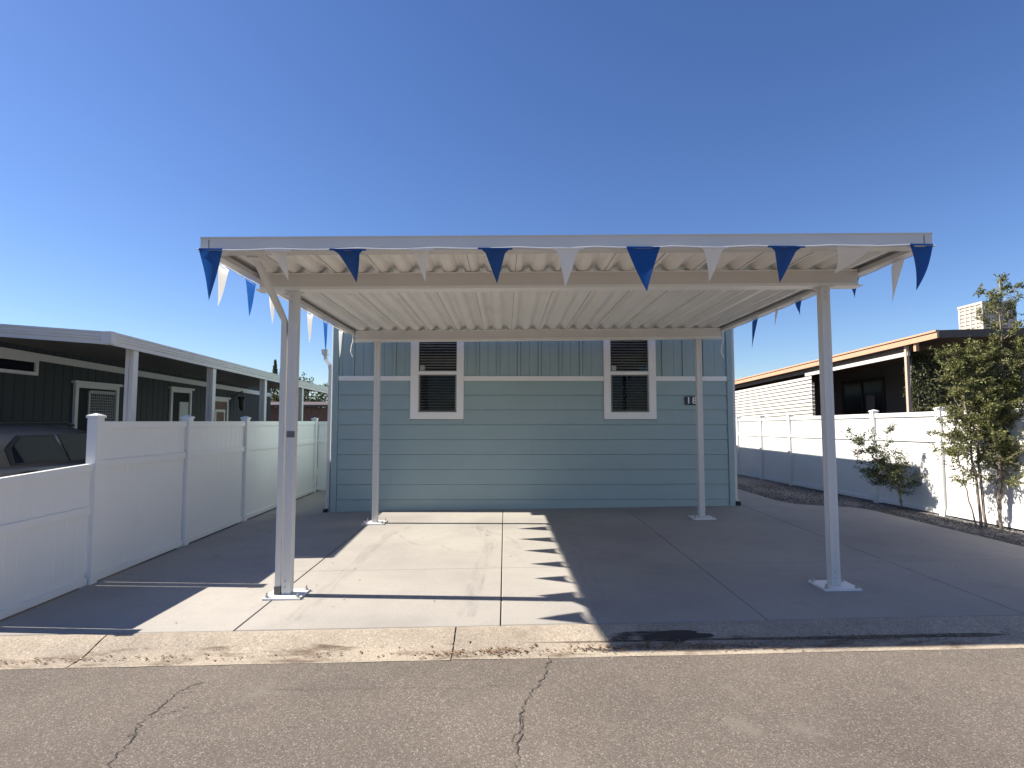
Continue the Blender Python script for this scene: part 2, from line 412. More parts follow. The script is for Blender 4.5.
mb = MB(); rows = []
for i in range(141):
    x = -7+14*i/140; e = 4.975+curb_y(x)*.6
    rows.append([(x, e+dy, kz0(x, e+dy)+.004) for dy in (-.215-.02*math.sin(i*.9),-.24,-.28,-.32,-.36-.02*math.sin(i*.7),-.41-.03*math.sin(i*.37),-.44-.025*math.sin(i*.61))])
mb.loft(rows, caps=False, closed=False); struct(mb.build('gutter_silt', silt_mat()))
# dark wet stain at the kerb foot, an irregular patch 4 mm above it
mb = MB()
ctr = (1.28, 4.79); ring = []
for k in range(26):
    a = 2*math.pi*k/26; r = random.uniform(.75,1.1); ring.append((ctr[0]+math.cos(a)*.46*r, ctr[1]+math.sin(a)*.07*r))
def kz(x, y):
    dy = y - (4.975+curb_y(x)*.6); z = 0
    for (a, za), (b, zb) in zip(CP[:-1], CP[1:]):
        if b <= dy <= a: z = za + (zb-za)*(dy-a)/(b-a)
    return gz(x,4.975)+z+.006
mb.add([(x,y,kz(x,y)) for x,y in ring]+[(ctr[0],ctr[1],kz(*ctr))], [(k,(k+1)%26,26) for k in range(26)])
sm_ = silt_mat(); sm_.node_tree.nodes['Principled BSDF'].inputs['Base Color'].default_value = (.05,.038,.03,1)
mr_ = [n for n in sm_.node_tree.nodes if n.type == 'MAP_RANGE'][0]; mr_.inputs[1].default_value = .40; mr_.inputs[2].default_value = .52; mr_.inputs[4].default_value = .92
struct(mb.build('kerb_stain', sm_))

# ------------------------------------------------------------------ white vinyl fences
def board_panel(mb, x, y0, y1, z0a, z0b, z1a, z1b, th=.02, bw=.15):
    """tongue-and-groove boards standing in a line along Y; one sheet of boards with V grooves on both faces"""
    n = max(1, round((y1-y0)/bw)); w = (y1-y0)/n; g = .004; prof = []
    for i in range(n):
        a = y0+i*w; prof += [(a, th*.5-.0025), (a+g, th*.5), (a+w-g, th*.5)]
    prof.append((y1, th*.5-.0025)); full = prof + [(y, -d) for y, d in reversed(prof)]
    def z(y, a, b): return a + (b-a)*(y-y0)/(y1-y0)
    mb.loft([[(x+d, y, z(y, z0a, z0b)) for y, d in full], [(x+d, y, z(y, z1a, z1b)) for y, d in full]])
def rail(mb, x, y0, y1, za0, zb0, za1, zb1, t=.036):
    mb.hexa([(x-t,y0,za0),(x+t,y0,za0),(x+t,y1,zb0),(x-t,y1,zb0)], [(x-t,y0,za1),(x+t,y0,za1),(x+t,y1,zb1),(x-t,y1,zb1)])
def fence_post(x, y, z0, z1, par, w=.058):
    p = MB().box(x-w, x+w, y-w, y+w, z0, z1).build('post', M['vinyl'], par, bevel=.006)
    c = w+.010
    cap = MB(); cap.box(x-c, x+c, y-c, y+c, z1, z1+.028)
    cap.add([(x-c,y-c,z1+.028),(x+c,y-c,z1+.028),(x+c,y+c,z1+.028),(x-c,y+c,z1+.028),(x,y,z1+.055)], [(0,1,4),(1,2,4),(2,3,4),(3,0,4)])
    cap.build('post_cap', M['vinyl'], p)
def fence_bay(x, y0, y1, base, top, mid, par, gap=.013, w=.058):
    a, b = y0+w+gap, y1-w-gap; za, zb = base(a), base(b); ta, tb = top(a), top(b); ma, mb_ = mid(a), mid(b)
    p = MB(); board_panel(p, x, a, b, za+.06, zb+.06, ta-.05, tb-.05); p.build('panel', M['vinyl'], par)
    for (l0, l1, h0, h1) in ((ta-.085, tb-.085, ta, tb), (ma-.055, mb_-.055, ma+.035, mb_+.035), (za, zb, za+.075, zb+.075)):
        r = MB(); rail(r, x, a+gap*0, b, l0, l1, h0, h1); r.build('rail', M['vinyl'], par, bevel=.004)
XL = -4.655
f = thing('vinyl_fence', 'long white vinyl fence in shade, left of the driveway, stepping down to a low panel', 'fence', (XL, 6.45, gz(XL,6.45)))
lb = lambda y: gz(XL, y) + .008
LP = [6.45, 8.29, 10.13, 11.97, 13.80]
for a, b in zip(LP[:-1], LP[1:]): fence_bay(XL, a, b, lb, lambda y: 1.825, lambda y: 1.345, f)
for y in LP: fence_post(XL, y, gz(XL,y)-.05, 1.865, f)
lowtop = lambda y: 1.355 - .05*(6.45-y)/1.2
for a, b in ((5.12,6.45),): fence_bay(XL, a, b, lb, lowtop, lambda y: .835 + .01*(y-5.2), f)
fence_post(XL, 5.12, gz(XL,5.1)-.05, lowtop(5.12)+.03, f)
# short return with a gate between the fence end and the house
gt = thing('vinyl_gate', 'white vinyl gate at the far end of the driveway between left fence and house', 'gate', (-4.1, 13.9, gz(-4.1,13.9)))
p = MB(); 
n = 7; a0, b0 = -4.60, -3.52; w = (b0-a0)/n
for i in range(n): p.box(a0+i*w+.003, a0+(i+1)*w-.003, 13.89, 13.91, .18, 1.78)
p.build('panel', M['vinyl'], gt)
for z in (.15, 1.31, 1.74): MB().box(a0, b0, 13.872, 13.928, z, z+.08).build('rail', M['vinyl'], gt)
MB().box(-3.52, -3.42, 13.85, 13.95, .05, 1.88).build('post', M['vinyl'], gt)
for z in (.32, 1.5): MB().box(-3.60, -3.50, 13.835, 13.87, z, z+.07).build('hinge', M['iron'], gt)

XR = 7.66
f = thing('vinyl_fence', 'sunlit white vinyl fence behind the gravel bed and trees, right of the house', 'fence', (XR, 9.78, fence_r_base(9.78)))
rb = lambda y: fence_r_base(y) + .015
rt = lambda y: 2.0 - .0117*(y-9.78)
RP = [4.56, 6.3, 8.06, 9.78, 11.55, 13.27, 14.99, 16.67, 18.35, 20.05]
for a, b in zip(RP[:-1], RP[1:]): fence_bay(XR, a, b, rb, rt, lambda y: rt(y)-.49, f)
for y in RP: fence_post(XR, y, rb(y)-.06, rt(y)+.035, f)

# ------------------------------------------------------------------ blue manufactured house
HX0, HX1, HY, HB = -3.35, 4.46, 10.92, 24.0
EZ = 3.78; RZ = 4.72; RXc = (HX0+HX1)/2
h = thing('mobile_home', 'blue manufactured house with lap siding and white trim behind the carport', 'house', (RXc, HY, gz(RXc,HY)))
# core walls (behind the cladding)
c = MB()
WIN = [(-1.695,-.935), (2.06,2.825)]; WZ0, WZ1 = 2.0, 3.42
yb = HY + .06
def wall_cell(x0, x1, z0, z1): c.box(x0, x1, yb, yb+.1, z0, z1)
xs = [HX0+.02] + [q for w_ in WIN for q in w_] + [HX1-.02]
wall_cell(xs[0], xs[-1], -.05, WZ0); wall_cell(xs[0], xs[-1], WZ1, EZ)
wall_cell(xs[0], xs[1], WZ0, WZ1); wall_cell(xs[2], xs[3], WZ0, WZ1); wall_cell(xs[4], xs[5], WZ0, WZ1)
c.box(HX0+.02, HX0+.12, yb+.1, HB, -.05, EZ); c.box(HX1-.12, HX1-.02, yb+.1, HB, -.05, EZ); c.box(HX0+.02, HX1-.02, HB-.1, HB, -.05, EZ)
c.add([(HX0+.02,yb,EZ),(HX1-.02,yb,EZ),(RXc,yb,RZ-.02)], [(0,1,2)]); c.add([(HX0+.02,HB,EZ),(HX1-.02,HB,EZ),(RXc,HB,RZ-.02)], [(0,1,2)])
c.build('wall', M['siding'], h)
# lap siding below the band
c = MB(); TB0, TB1 = 2.615, 2.705
zl = [.03] + [.325 + .2875*i for i in range(8)] + [2.62]
SP = [(HX0+.115, WIN[0][0]-.147), (WIN[0][1]+.132, WIN[1][0]-.127), (WIN[1][1]+.132, HX1-.115)]
lap_n = [0]
def lap_run(x0, x1, z0, z1):
    cut = [x0] + [q for q in (HX0+.7+lap_n[0]*1.37%3.66, HX0+.7+lap_n[0]*1.37%3.66+3.66) if x0+.1 < q < x1-.1] + [x1]
    for x0, x1 in [(u+.001, v-.001) for u, v in zip(cut[:-1], cut[1:])]: c.loft([[(x, yb, z0), (x, HY-.012, z0), (x, HY-.012, z0+.012), (x, HY+.002, z1-.006), (x, yb, z1-.006)] for x in (x0, x1)])
for z0, z1 in zip(zl[:-1], zl[1:]):
    lap_n[0] += 1
    if z1 <= WZ0-.139: lap_run(HX0+.115, HX1-.115, z0, z1)
    elif z0 >= WZ0-.139:
        for a, b in SP: lap_run(a, b, z0, z1)
    else:
        for a, b in SP: lap_run(a, b, z0, z1)
        for a, b in zip([q for _, q in SP[:-1]], [q for q, _ in SP[1:]]): lap_run(a+.001, b-.001, z0, WZ0-.136)
c.build('lap_siding', M['siding'], h)
# board and batten above the band: boards with open grooves, battens standing proud
for a, b in SP:
    c = MB(); x = HX0+.36-.405*3; cuts = [a]
    while x < b:
        if a+.03 < x < b-.07: c.box(x, x+.05, HY-.020, yb, TB1+.002, EZ); cuts += [x-.006, x+.056]
        if a+.03 < x+.2275 < b-.03: cuts += [x+.2275-.0022, x+.2275+.0022]
        x += .405
    cuts.append(b)
    for u, v in zip(cuts[::2], cuts[1::2]): c.box(u, v, HY+.004, yb, TB1+.002, EZ)
    c.build('board_siding', M['siding'], h)
for x0, x1 in ((HX0, HX0+.11), (HX1-.11, HX1)):
    MB().box(x0, x1, HY-.026, HY+.12, gz(x0,HY)-.03, EZ+.02).build('corner_board', M['siding'], h, bevel=.004)
for a, b in ((HX0+.112, WIN[0][0]-.146), (WIN[0][1]+.131, WIN[1][0]-.126), (WIN[1][1]+.131, HX1-.112)):
    MB().box(a, b, HY-.022, HY+.004, TB0, TB1).build('trim_band', M['trim'], h, bevel=.003)
# roof
r = MB(); ov = .30; e = .07; t = .14
def rp(x): return EZ + (RZ-EZ)*(1-abs(x-RXc)/(RXc-HX0))
prof = [(HX0-e, rp(HX0-e)), (RXc, RZ), (HX1+e, rp(HX1+e)), (HX1+e, rp(HX1+e)+t), (RXc, RZ+t), (HX0-e, rp(HX0-e)+t)]
r.ext(prof, 'y', HY-ov+.02, HB+ov); r.build('roof', M['shingle'], h)
r = MB(); pf = [(HX0-e, rp(HX0-e)-.02), (RXc, RZ-.02), (HX1+e, rp(HX1+e)-.02), (HX1+e, rp(HX1+e)+t+.01), (RXc, RZ+t+.01), (HX0-e, rp(HX0-e)+t+.01)]
r.ext(pf, 'y', HY-ov, HY-ov+.018); r.build('rake_board', M['trim'], h)
# windows
for i, (a, b) in enumerate(WIN):
    lo, ro = (.145,.13) if i == 0 else (.125,.13)
    w = MB().box(a-lo, a, HY-.03, HY+.02, WZ0-.135, WZ1+.12)
    w = MB(); w.box(a-lo, a, HY-.030, HY+.05, WZ0, WZ1); w.box(b, b+ro, HY-.030, HY+.05, WZ0, WZ1)
    w.box(a-lo, b+ro, HY-.032, HY+.05, WZ0-.135, WZ0); w.box(a-lo, b+ro, HY-.032, HY+.05, WZ1, WZ1+.12)
    win = w.build('window', M['trim'], h)
    fr = MB(); s = .028
    fr.box(a, b, HY-.012, HY+.045, 2.735, 2.80)
    fr.box(a, a+.012, HY-.004, HY+.045, WZ0, WZ1); fr.box(b-.012, b, HY-.004, HY+.045, WZ0, WZ1)
    fr.build('frame', M['trim'], win)
    sc = MB(); sc.box(a+.012, a+.012+s, HY, HY+.028, WZ0, 2.735); sc.box(b-.012-s, b-.012, HY, HY+.028, WZ0, 2.735); sc.box(a+.012+s, b-.012-s, HY, HY+.028, WZ0, WZ0+.03); sc.box(a+.012+s, b-.012-s, HY, HY+.028, 2.715, 2.735)
    sc.build('screen_frame', mat('screen_frame_grey', (.20,.19,.18), .5), win)
    MB().box(a+.012+s, b-.012-s, HY+.012, HY+.016, WZ0+.03, 2.715).build('lower_pane', M['screen'], win)
    MB().box(a+.012, b-.012, HY+.020, HY+.024, 2.80, WZ1).build('upper_pane', M['glass'], win)
    bl = MB(); z = WZ0+.05; 
    while z < WZ1-.02:
        bl.add([(a+.02,HY+.050,z),(b-.02,HY+.050,z+random.uniform(-.003,.003)),(b-.02,HY+.070,z+.024),(a+.02,HY+.070,z+.024)], [(0,1,2,3)]); z += .054
    bl.build('blind', M['blind'], win)
    MB().box(a+.03, a+.125, HY+.016, HY+.019, 2.815, 2.915).build('sticker', M['tagm'], win)
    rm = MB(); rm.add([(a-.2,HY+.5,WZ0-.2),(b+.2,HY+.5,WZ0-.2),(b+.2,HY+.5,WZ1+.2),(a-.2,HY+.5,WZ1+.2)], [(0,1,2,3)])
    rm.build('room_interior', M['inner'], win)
# gutter piece and downspouts
g = MB(); g.ext([(-3.60,3.13),(-3.49,3.13),(-3.49,3.24),(-3.61,3.24)], 'y', 10.98, 11.1); 
g.build('gutter_outlet', M['alu'], h, bevel=.004)
d = MB(); d.tube([(-3.545,11.04,3.15),(-3.53,11.02,3.03),(-3.44,10.99,2.93),(-3.42,10.99,2.80),(-3.42,10.99,.14),(-3.43,10.95,.10)], .045, 4)
dn = d.build('downspout', M['alu'], h)
MB().box(-3.475,-3.405,10.87,10.96,.068,.145).build('outlet', M['rubber'], dn)
d = MB(); d.tube([(-3.372,10.955,3.72),(-3.372,10.955,1.05)], .016, 6); d.build('corner_strip', M['alu'], h)  # thin white upright strip along the left house corner
d = MB(); d.tube([(4.50,10.99,3.75),(4.50,10.99,.32),(4.53,10.95,.27)], .042, 4); dn = d.build('downspout', M['alu'], h)
MB().box(4.485,4.555,10.87,10.97,.20,.275).build('outlet', M['rubber'], dn)
# house number plaque
s = thing('house_number_sign', 'small black plaque with white house number beside the right rear carport post', 'sign', (3.61,HY-.02,2.22))
MB().box(3.515,3.745,HY-.034,HY-.0125,2.14,2.31).build('plate', M['plaque'], s, bevel=.006)
cu = bpy.data.curves.new('number', 'FONT'); cu.body = '18'; cu.size = .175; cu.extrude = .002; cu.align_x = 'CENTER'; cu.align_y = 'CENTER'; cu.offset = .003; cu.space_character = 1.3
tmp = bpy.data.objects.new('tmp_text', cu); COL.objects.link(tmp); dg = bpy.context.evaluated_depsgraph_get(); dg.update()
me = bpy.data.meshes.new_from_object(tmp.evaluated_get(dg)); bpy.data.objects.remove(tmp)
me.transform(Matrix.Translation((3.64, HY-.037, 2.225)) @ Matrix.Rotation(R(90), 4, 'X')); me.materials.clear(); me.materials.append(M['digit'])
o = bpy.data.objects.new('number', me); COL.objects.link(o); attach(o, s)

# ------------------------------------------------------------------ carport
CX0, CX1, CY0, CY1 = -2.735, 3.90, 4.98, 10.58
def tilt(x): return .0105*(x-.58)           # the roof drains a little to the left, like the ground
cp = thing('carport', 'white aluminium carport with corrugated flat roof on four posts over the driveway', 'carport', (.55, 7.8, gz(.55,7.8)))
def tb(mb, x0, x1, y0, y1, z0, z1):       # box that follows the roof tilt
    a, b = tilt(x0), tilt(x1)
    return mb.hexa([(x0,y0,z0+a),(x1,y0,z0+b),(x1,y1,z0+b),(x0,y1,z0+a)], [(x0,y0,z1+a),(x1,y0,z1+b),(x1,y1,z1+b),(x0,y1,z1+a)])
BZ0, BZ1 = 3.237, 3.420
for y in (5.92, 9.72):
    b = MB(); tb(b, CX0+.14, CX1-.115, y-.045, y+.045, BZ0+.012, BZ1-.010)
    bm_ = b.build('beam', M['alu'], cp)
    b = MB(); tb(b, CX0+.115, CX1-.085, y-.075, y+.075, BZ0, BZ0+.012); tb(b, CX0+.14, CX1-.115, y-.058, y+.058, BZ1-.010, BZ1); tb(b, CX0+.14, CX1-.115, y-.052, y-.045, BZ0+.012, BZ0+.04)
    b.build('flange', M['lip'], bm_)
# roof pans: inverted ribs running front to back
PW = .237; mb = MB(); n = int((CX1-CX0-.06)/PW); x = CX0+.03; PZ = 3.423; up = []; 
off = (CX1-CX0-.06-n*PW)/2
prof = [(0,.066),(.018,.074),(.036,.066),(.074,.014),(.096,.003),(.1265,.0),(.157,.003),(.179,.014),(.217,.062)]
pts = [(CX0+.03, .05)]
for i in range(n):
    for dx, dz in prof: pts.append((CX0+.03+off+i*PW+dx, dz))
pts.append((CX1-.03, .05))
rows = []
for y in (CY0+.02, 6.4, 7.8, 9.2, CY1):
    rows.append([(x, y, PZ+dz+tilt(x)) for x, dz in pts])
lo = rows; hi = [[(x,y,z+.003) for x,y,z in r] for r in rows]
mb.loft(lo, caps=False, closed=False); mb.loft(hi, caps=False, closed=False)
mb.add([p for r in (lo[-1], hi[-1]) for p in r], [(i, i+1, len(pts)+i+1, len(pts)+i) for i in range(len(pts)-1)])
mb.add([p for r in (lo[0], hi[0]) for p in r], [(i, i+1, len(pts)+i+1, len(pts)+i) for i in range(len(pts)-1)])
mb.build('roof_panel', M['pan'], cp)
# pan seams
sm = MB()
for i in range(2, n, 2):
    x = CX0+.03+off+i*PW-.119+.0; tb(sm, x, x+.0035, CY0+.05, CY1-.05, PZ-.0025, PZ+.001)
sm.build('seam', M['seam'], cp)
# fascia and side gutters
fz0, fz1 = 3.382, 3.500
b = MB(); tb(b, CX0, CX1, CY0-.012, CY0+.012, fz0+.016, fz1); tb(b, CX0, CX1, CY0-.02, CY0+.05, fz1, fz1+.012); tb(b, CX0, CX1, CY0-.016, CY0+.12, fz0, fz0+.016)
fa = b.build('fascia', M['alu'], cp)
for x in (CX0+.075, CX1-.075):
    s_ = MB(); tb(s_, x-.003, x+.003, CY0-.0145, CY0-.011, fz0+.03, fz1-.012); s_.build('joint', M['seam'], fa)
for sgn, xe in ((1, CX0), (-1, CX1)):
    b = MB()
    a0, a1 = sorted((xe, xe+sgn*.006)); tb(b, a0, a1, CY0+.012, CY1, fz0+.0, fz1-.002)
    a0, a1 = sorted((xe+sgn*.006, xe+sgn*.10)); tb(b, a0, a1, CY0+.05, CY1, fz0, fz0+.006)
    a0, a1 = sorted((xe+sgn*.094, xe+sgn*.10)); tb(b, a0, a1, CY0+.05, CY1, fz0+.006, fz0+.045)
    b.build('gutter', M['alu'], cp)
    b = MB(); a0, a1 = sorted((xe+sgn*.012, xe+sgn*.16)); tb(b, a0, a1, CY0+.05, CY1-.01, PZ+.0765, PZ+.0785); b.build('flashing', M['seam'], cp)
# posts
post_at = [(-2.238,5.92),(3.419,5.90),(-2.218,9.72),(3.386,9.72)]
for i, (x, y) in enumerate(post_at):
    z0 = gz(x,y); z1 = BZ0+tilt(x); w = .046
    p = MB(); prof = []
    q = .012
    # square tube with shallow grooves down each face
    for (cx, cy) in ((1,0),(0,1),(-1,0),(0,-1)):
        for tt in (-1, -.35, -.3, .3, .35, 1):
            dd = w - (.004 if abs(tt) == .3 else 0)
            if tt == 1: continue
            prof.append((x+cx*dd - cy*tt*w, y+cy*dd + cx*tt*w))
    p.ext(prof, 'z', z0+.02, z1)
    po = p.build('post', M['alu'], cp)
    bp = MB(); bp.hexa([(x-.19,y-.17,z0-.004),(x+.19,y-.17,z0-.004),(x+.19,y+.15,z0-.002),(x-.19,y+.15,z0-.002)], [(x-.19,y-.17,z0+.018),(x+.19,y-.17,z0+.018),(x+.19,y+.15,z0+.02),(x-.19,y+.15,z0+.02)])
    bp.build('base_plate', M['steel'], po, bevel=.003)
    for sx in (-1,1):
        for sy in (-1,1):
            bo = MB(); cx, cy = x+sx*.155, y-.01+sy*.125
            bo.tube([(cx,cy,z0+.018),(cx,cy,z0+.034)], .019, 6); bo.tube([(cx,cy,z0+.034),(cx,cy,z0+.062)], .009, 8)
            bo.build('bolt', M['bolt'], po)
    sr = MB()
    for z in (z0+.09, z0+.15, z1-.06, z1-.12): sr.tube([(x-.012,y-w+.006,z),(x-.012,y-w-.004,z)], .008, 8)
    sr.build('screw', M['bolt'], po)
    cb = MB(); tb(cb, x-.078, x+.078, y-.078, y+.078, BZ0-.010, BZ0-.001); cb.build('cap_plate', M['alu'], po)
    if i == 0: MB().box(x-.032, x+.05, y-w-.003, y-w+.004, 1.66, 1.725).build('sticker', M['sticker'], po)
d = MB(); d.tube([(-2.345,5.20,3.37),(-2.345,5.24,3.34),(-2.34,5.80,2.97),(-2.325,5.885,2.88),(-2.322,5.89,.14)], .037, 4)
dn = d.build('downspout', M['alu'], cp)
MB().box(-2.40,-2.29,5.14,5.28,3.345,3.372).build('outlet', M['steel'], dn)
MB().box(-2.352,-2.290,5.858,5.922,.066,.145).build('outlet', M['seam'], dn)

# ------------------------------------------------------------------ bunting
def pennant(p0, p1, tip, bulge, mat_, par, curl=0, waist=1):
    p0, p1, tip = Vector(p0), Vector(p1), Vector(tip); nrm = (p1-p0).cross(tip-p0).normalized(); mb = MB(); nu, nv = 6, 9; vs = []; fs = []
    side = (p1-p0).normalized()
    for j in range(nv+1):
        t = j/nv
        for i in range(nu+1):
            u = i/nu; wd = ((1-t)*.985+.015)*(1 if j == 0 else waist)
            b = p0.lerp(p1, .5 + (u-.5)*wd); q = b + ((tip - (p0+p1)/2))*t
            q = q + nrm*bulge*(math.sin(math.pi*u)*(1-t)*.8 + .7*math.sin(2.6*t+u*2)*t*(1-t)) + nrm*curl*t*t*.6 + side*curl*.16*math.sin(3.2*t)
            vs.append(q)
    mb.add(vs, [(j*(nu+1)+i, j*(nu+1)+i+1, (j+1)*(nu+1)+i+1, (j+1)*(nu+1)+i) for j in range(nv) for i in range(nu)])
    # hem folded over the string
    d = Vector((0,0,.014)); e = (p1-p0)*(.5-.5*waist if waist < 1 else 0); mb.add([p0-e-d*.25-nrm*.004, p1+e-d*.25-nrm*.004, p1+e+d-nrm*.004, p0-e+d-nrm*.004], [(0,1,2,3)])
    return mb.build('pennant', mat_, par, smooth=True)
def fz(x): return fz0+tilt(x)+.008
yB = CY0-.035
bt = thing('bunting', 'front string of blue and white pennants along the carport fascia', 'bunting', (.55, yB, 3.36), 'pennant strings on the carport')
pts = []
front = [ # centre px, colour, half width m, tip dx, tip dy, length
 (-2.63,'b',.105,-.03,.0,.44),(-2.03,'w',.095,.01,.22,.23),(-1.41,'b',.135,.015,.24,.25),(-.75,'w',.088,.0,.26,.22),(-.09,'b',.128,.015,.22,.255),
 (.558,'w',.125,-.01,.06,.335),(1.245,'b',.15,.01,-.05,.41),(1.88,'w',.11,.01,.12,.28),(2.545,'b',.14,.0,.14,.29),(3.175,'w',.17,-.05,.20,.23),(3.78,'b',.105,-.02,.0,.40)]
for x, c, hw, tx, ty, L in front:
    z = fz(x) - (0 if abs(x) > 2.6 else .010); mt = M['blue' if c == 'b' else 'white']
    pennant((x-hw,yB,z), (x+hw,yB,z-.002), (x+tx,yB+ty,z-L), random.uniform(.01,.035), mt, bt, waist=(1 if abs(x) > 2.6 or c == 'b' and abs(x-1.245) < .1 else .78), curl=(.10 if abs(x) > 2.6 else random.uniform(-.03,.05)))
st = []
for i in range(90):
    x = CX0-.02 + (CX1-CX0+.04)*i/89; st.append((x, yB+.002, fz(x)+.008-.012*abs(math.sin(i*.33))))
s_ = MB(); s_.tube(st, .0055, 6); s_.build('string', M['cord'], bt)
def side_bunting(xe, sgn, items, label, endy):
    bt = thing('bunting', label, 'bunting', (xe, 7.7, 3.35), 'pennant strings on the carport'); xx = xe - sgn*.012
    z = lambda: fz0+tilt(xe)-.002
    for y, c, hw, dx, dy, L, cu in items:
        pennant((xx+random.uniform(-.012,.012),y-hw,z()), (xx-sgn*random.uniform(.03,.07),y+hw,z()), (xx+dx,y+dy,z()-L), random.uniform(.02,.05), M['blue' if c == 'b' else 'white'], bt, curl=cu)
    s_ = MB(); st = [(xx-sgn*.004, CY0-.02+(endy-CY0+.02)*i/60, z()+.010-.010*abs(math.sin(i*.4))) for i in range(61)]; s_.tube(st, .0055, 6); s_.build('string', M['cord'], bt)
    bx = xe + sgn*.10
    t = MB(); t.tube([(bx,9.655,3.42),(bx+.002,9.655,3.20),(bx-.02,9.66,3.14),(bx-.03,9.65,3.02),(bx+.005,9.65,2.93)], .009, 6); t.build('tie_cord', M['cord'], bt)
side_bunting(CX0, 1, [(5.47,'w',.16,-.03,-.03,.40,.04),(6.05,'b',.16,-.02,.02,.38,.03),(6.63,'w',.15,-.02,.04,.36,.03),(7.25,'b',.15,-.03,.02,.38,0),(7.90,'w',.16,-.02,.03,.42,.02),(8.58,'b',.17,-.01,.04,.48,.02),(9.38,'w',.17,-.01,-.02,.46,.02)],
    'left side string of pennants trailing back toward the dark neighbouring house', 9.65)
side_bunting(CX1, -1, [(5.48,'w',.15,.0,.02,.40,.05),(6.17,'b',.12,.03,.0,.20,.02),(6.76,'w',.12,.02,.0,.24,.0),(7.36,'b',.11,.02,-.02,.18,.0),(7.98,'w',.11,.0,.0,.24,.02),(8.72,'b',.16,.03,.08,.44,.03)],
    'right side string of pennants trailing back above the gravel bed', 9.65)

# ------------------------------------------------------------------ left neighbour: slate house with awning
def nz(y): return -.022*(y-7.8)            # the whole house falls gently to the rear
LX, AX = -8.0, -5.52
nb = thing('neighbour_house', 'dark slate house under a long white awning beyond the left fence', 'house', (-9.5, 12, .0))
c = MB(); c.add([(LX,3.2,-.3),(LX,19.2,-.3),(LX,19.2,2.9+nz(19.2)),(LX,3.2,2.9+nz(3.2))], [(0,1,2,3)])
nvert = []
y = 3.2
prof = []
while y < 19.1:      # vertical grooved boards
    prof += [(LX+.012, y+.006), (LX+.012, y+.19), (LX, y+.194), (LX, y+.2)]; y += .2
full = prof + [(LX-.12, y), (LX-.12, 3.2)]
mb = MB(); mb.loft([[(x, yy, -.3) for x, yy in full], [(x, yy, 3.2+nz(yy)) for x, yy in full]])
mb.box(LX-6, LX-.12, 3.2, 3.3, -.3, 3.1); mb.box(LX-6, LX-.12, 19.0, 19.1, -.3, 2.85)
mb.build('wall', M['slate'], nb)
def sloped(mb, x0, x1, y0, y1, z0, z1):
    mb.hexa([(x0,y0,z0+nz(y0)),(x1,y0,z0+nz(y0)),(x1,y1,z0+nz(y1)),(x0,y1,z0+nz(y1))], [(x0,y0,z1+nz(y0)),(x1,y0,z1+nz(y0)),(x1,y1,z1+nz(y1)),(x0,y1,z1+nz(y1))]); return mb
sloped(MB(), LX+.012, LX+.045, 3.2, 19.1, 2.90, 3.02).build('trim_band', M['ntrim'], nb)
mb = MB(); mb.hexa([(LX-6.5,2.8,3.2),(LX+.02,2.8,3.24),(LX+.02,19.4,3.24+nz(19.4)),(LX-6.5,19.4,3.2+nz(19.4))], [(LX-6.5,2.8,3.3),(LX+.02,2.8,3.32),(LX+.02,19.4,3.32+nz(19.4)),(LX-6.5,19.4,3.3+nz(19.4))])
mb.build('roof', M['ntrim'], nb)
# awning: sloped sheet, soffit, fascia
Y0, Y1 = 7.80, 17.6
aw = MB()
def aw_pt(x, y, z): return (x, y, z + nz(y) + (AX-x)*.072)
aw.hexa([aw_pt(LX+.05,Y0+.02,2.955),aw_pt(AX,Y0+.02,2.955),aw_pt(AX,Y1,2.955),aw_pt(LX+.05,Y1,2.955)], [aw_pt(LX+.05,Y0+.02,3.03),aw_pt(AX,Y0+.02,3.03),aw_pt(AX,Y1,3.03),aw_pt(LX+.05,Y1,3.03)])
awn = aw.build('awning', M['ntrim'], nb)
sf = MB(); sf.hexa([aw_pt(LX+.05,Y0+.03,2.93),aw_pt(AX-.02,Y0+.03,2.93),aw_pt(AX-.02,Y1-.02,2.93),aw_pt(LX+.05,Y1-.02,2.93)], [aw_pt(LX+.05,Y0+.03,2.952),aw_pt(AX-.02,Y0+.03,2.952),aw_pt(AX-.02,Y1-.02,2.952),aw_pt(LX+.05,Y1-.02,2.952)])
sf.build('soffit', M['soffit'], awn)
fa = MB()
fprof = [(0,2.89),(.03,2.89),(.03,2.945),(.05,2.955),(.05,2.985),(.065,2.99),(.065,3.03),(.08,3.035),(.08,3.065),(0,3.065)]
fa.loft([[(AX+dx, y, z+nz(y)) for dx, z in fprof] for y in (Y0-.06, Y1)])
fa.loft([[(x, Y0-dx*.8, z+nz(Y0)+(AX-x)*.072) for dx, z in fprof] for x in (LX-.5, AX-.02)])
fa.build('fascia', M['ntrim'], awn)
fa = MB(); 
for (x0,x1,y0,y1) in ((AX-.06,AX+.084,Y0-.07,Y0+.05),): fa.box(x0,x1,y0,y1,2.889,3.069)
fa.build('corner_piece', M['ntrim'], awn, bevel=.01)
for y in (8.42, 10.70, 13.0, 15.38):
    p = MB(); x = AX-.07
    p.box(x-.06, x-.012, y-.055, y+.055, -.1, 2.92+nz(y)); p.box(x+.012, x+.06, y-.055, y+.055, -.1, 2.92+nz(y)); p.box(x-.012, x+.012, y-.035, y+.035, -.1, 2.92+nz(y))
    p.build('post', M['ntrim'], awn)
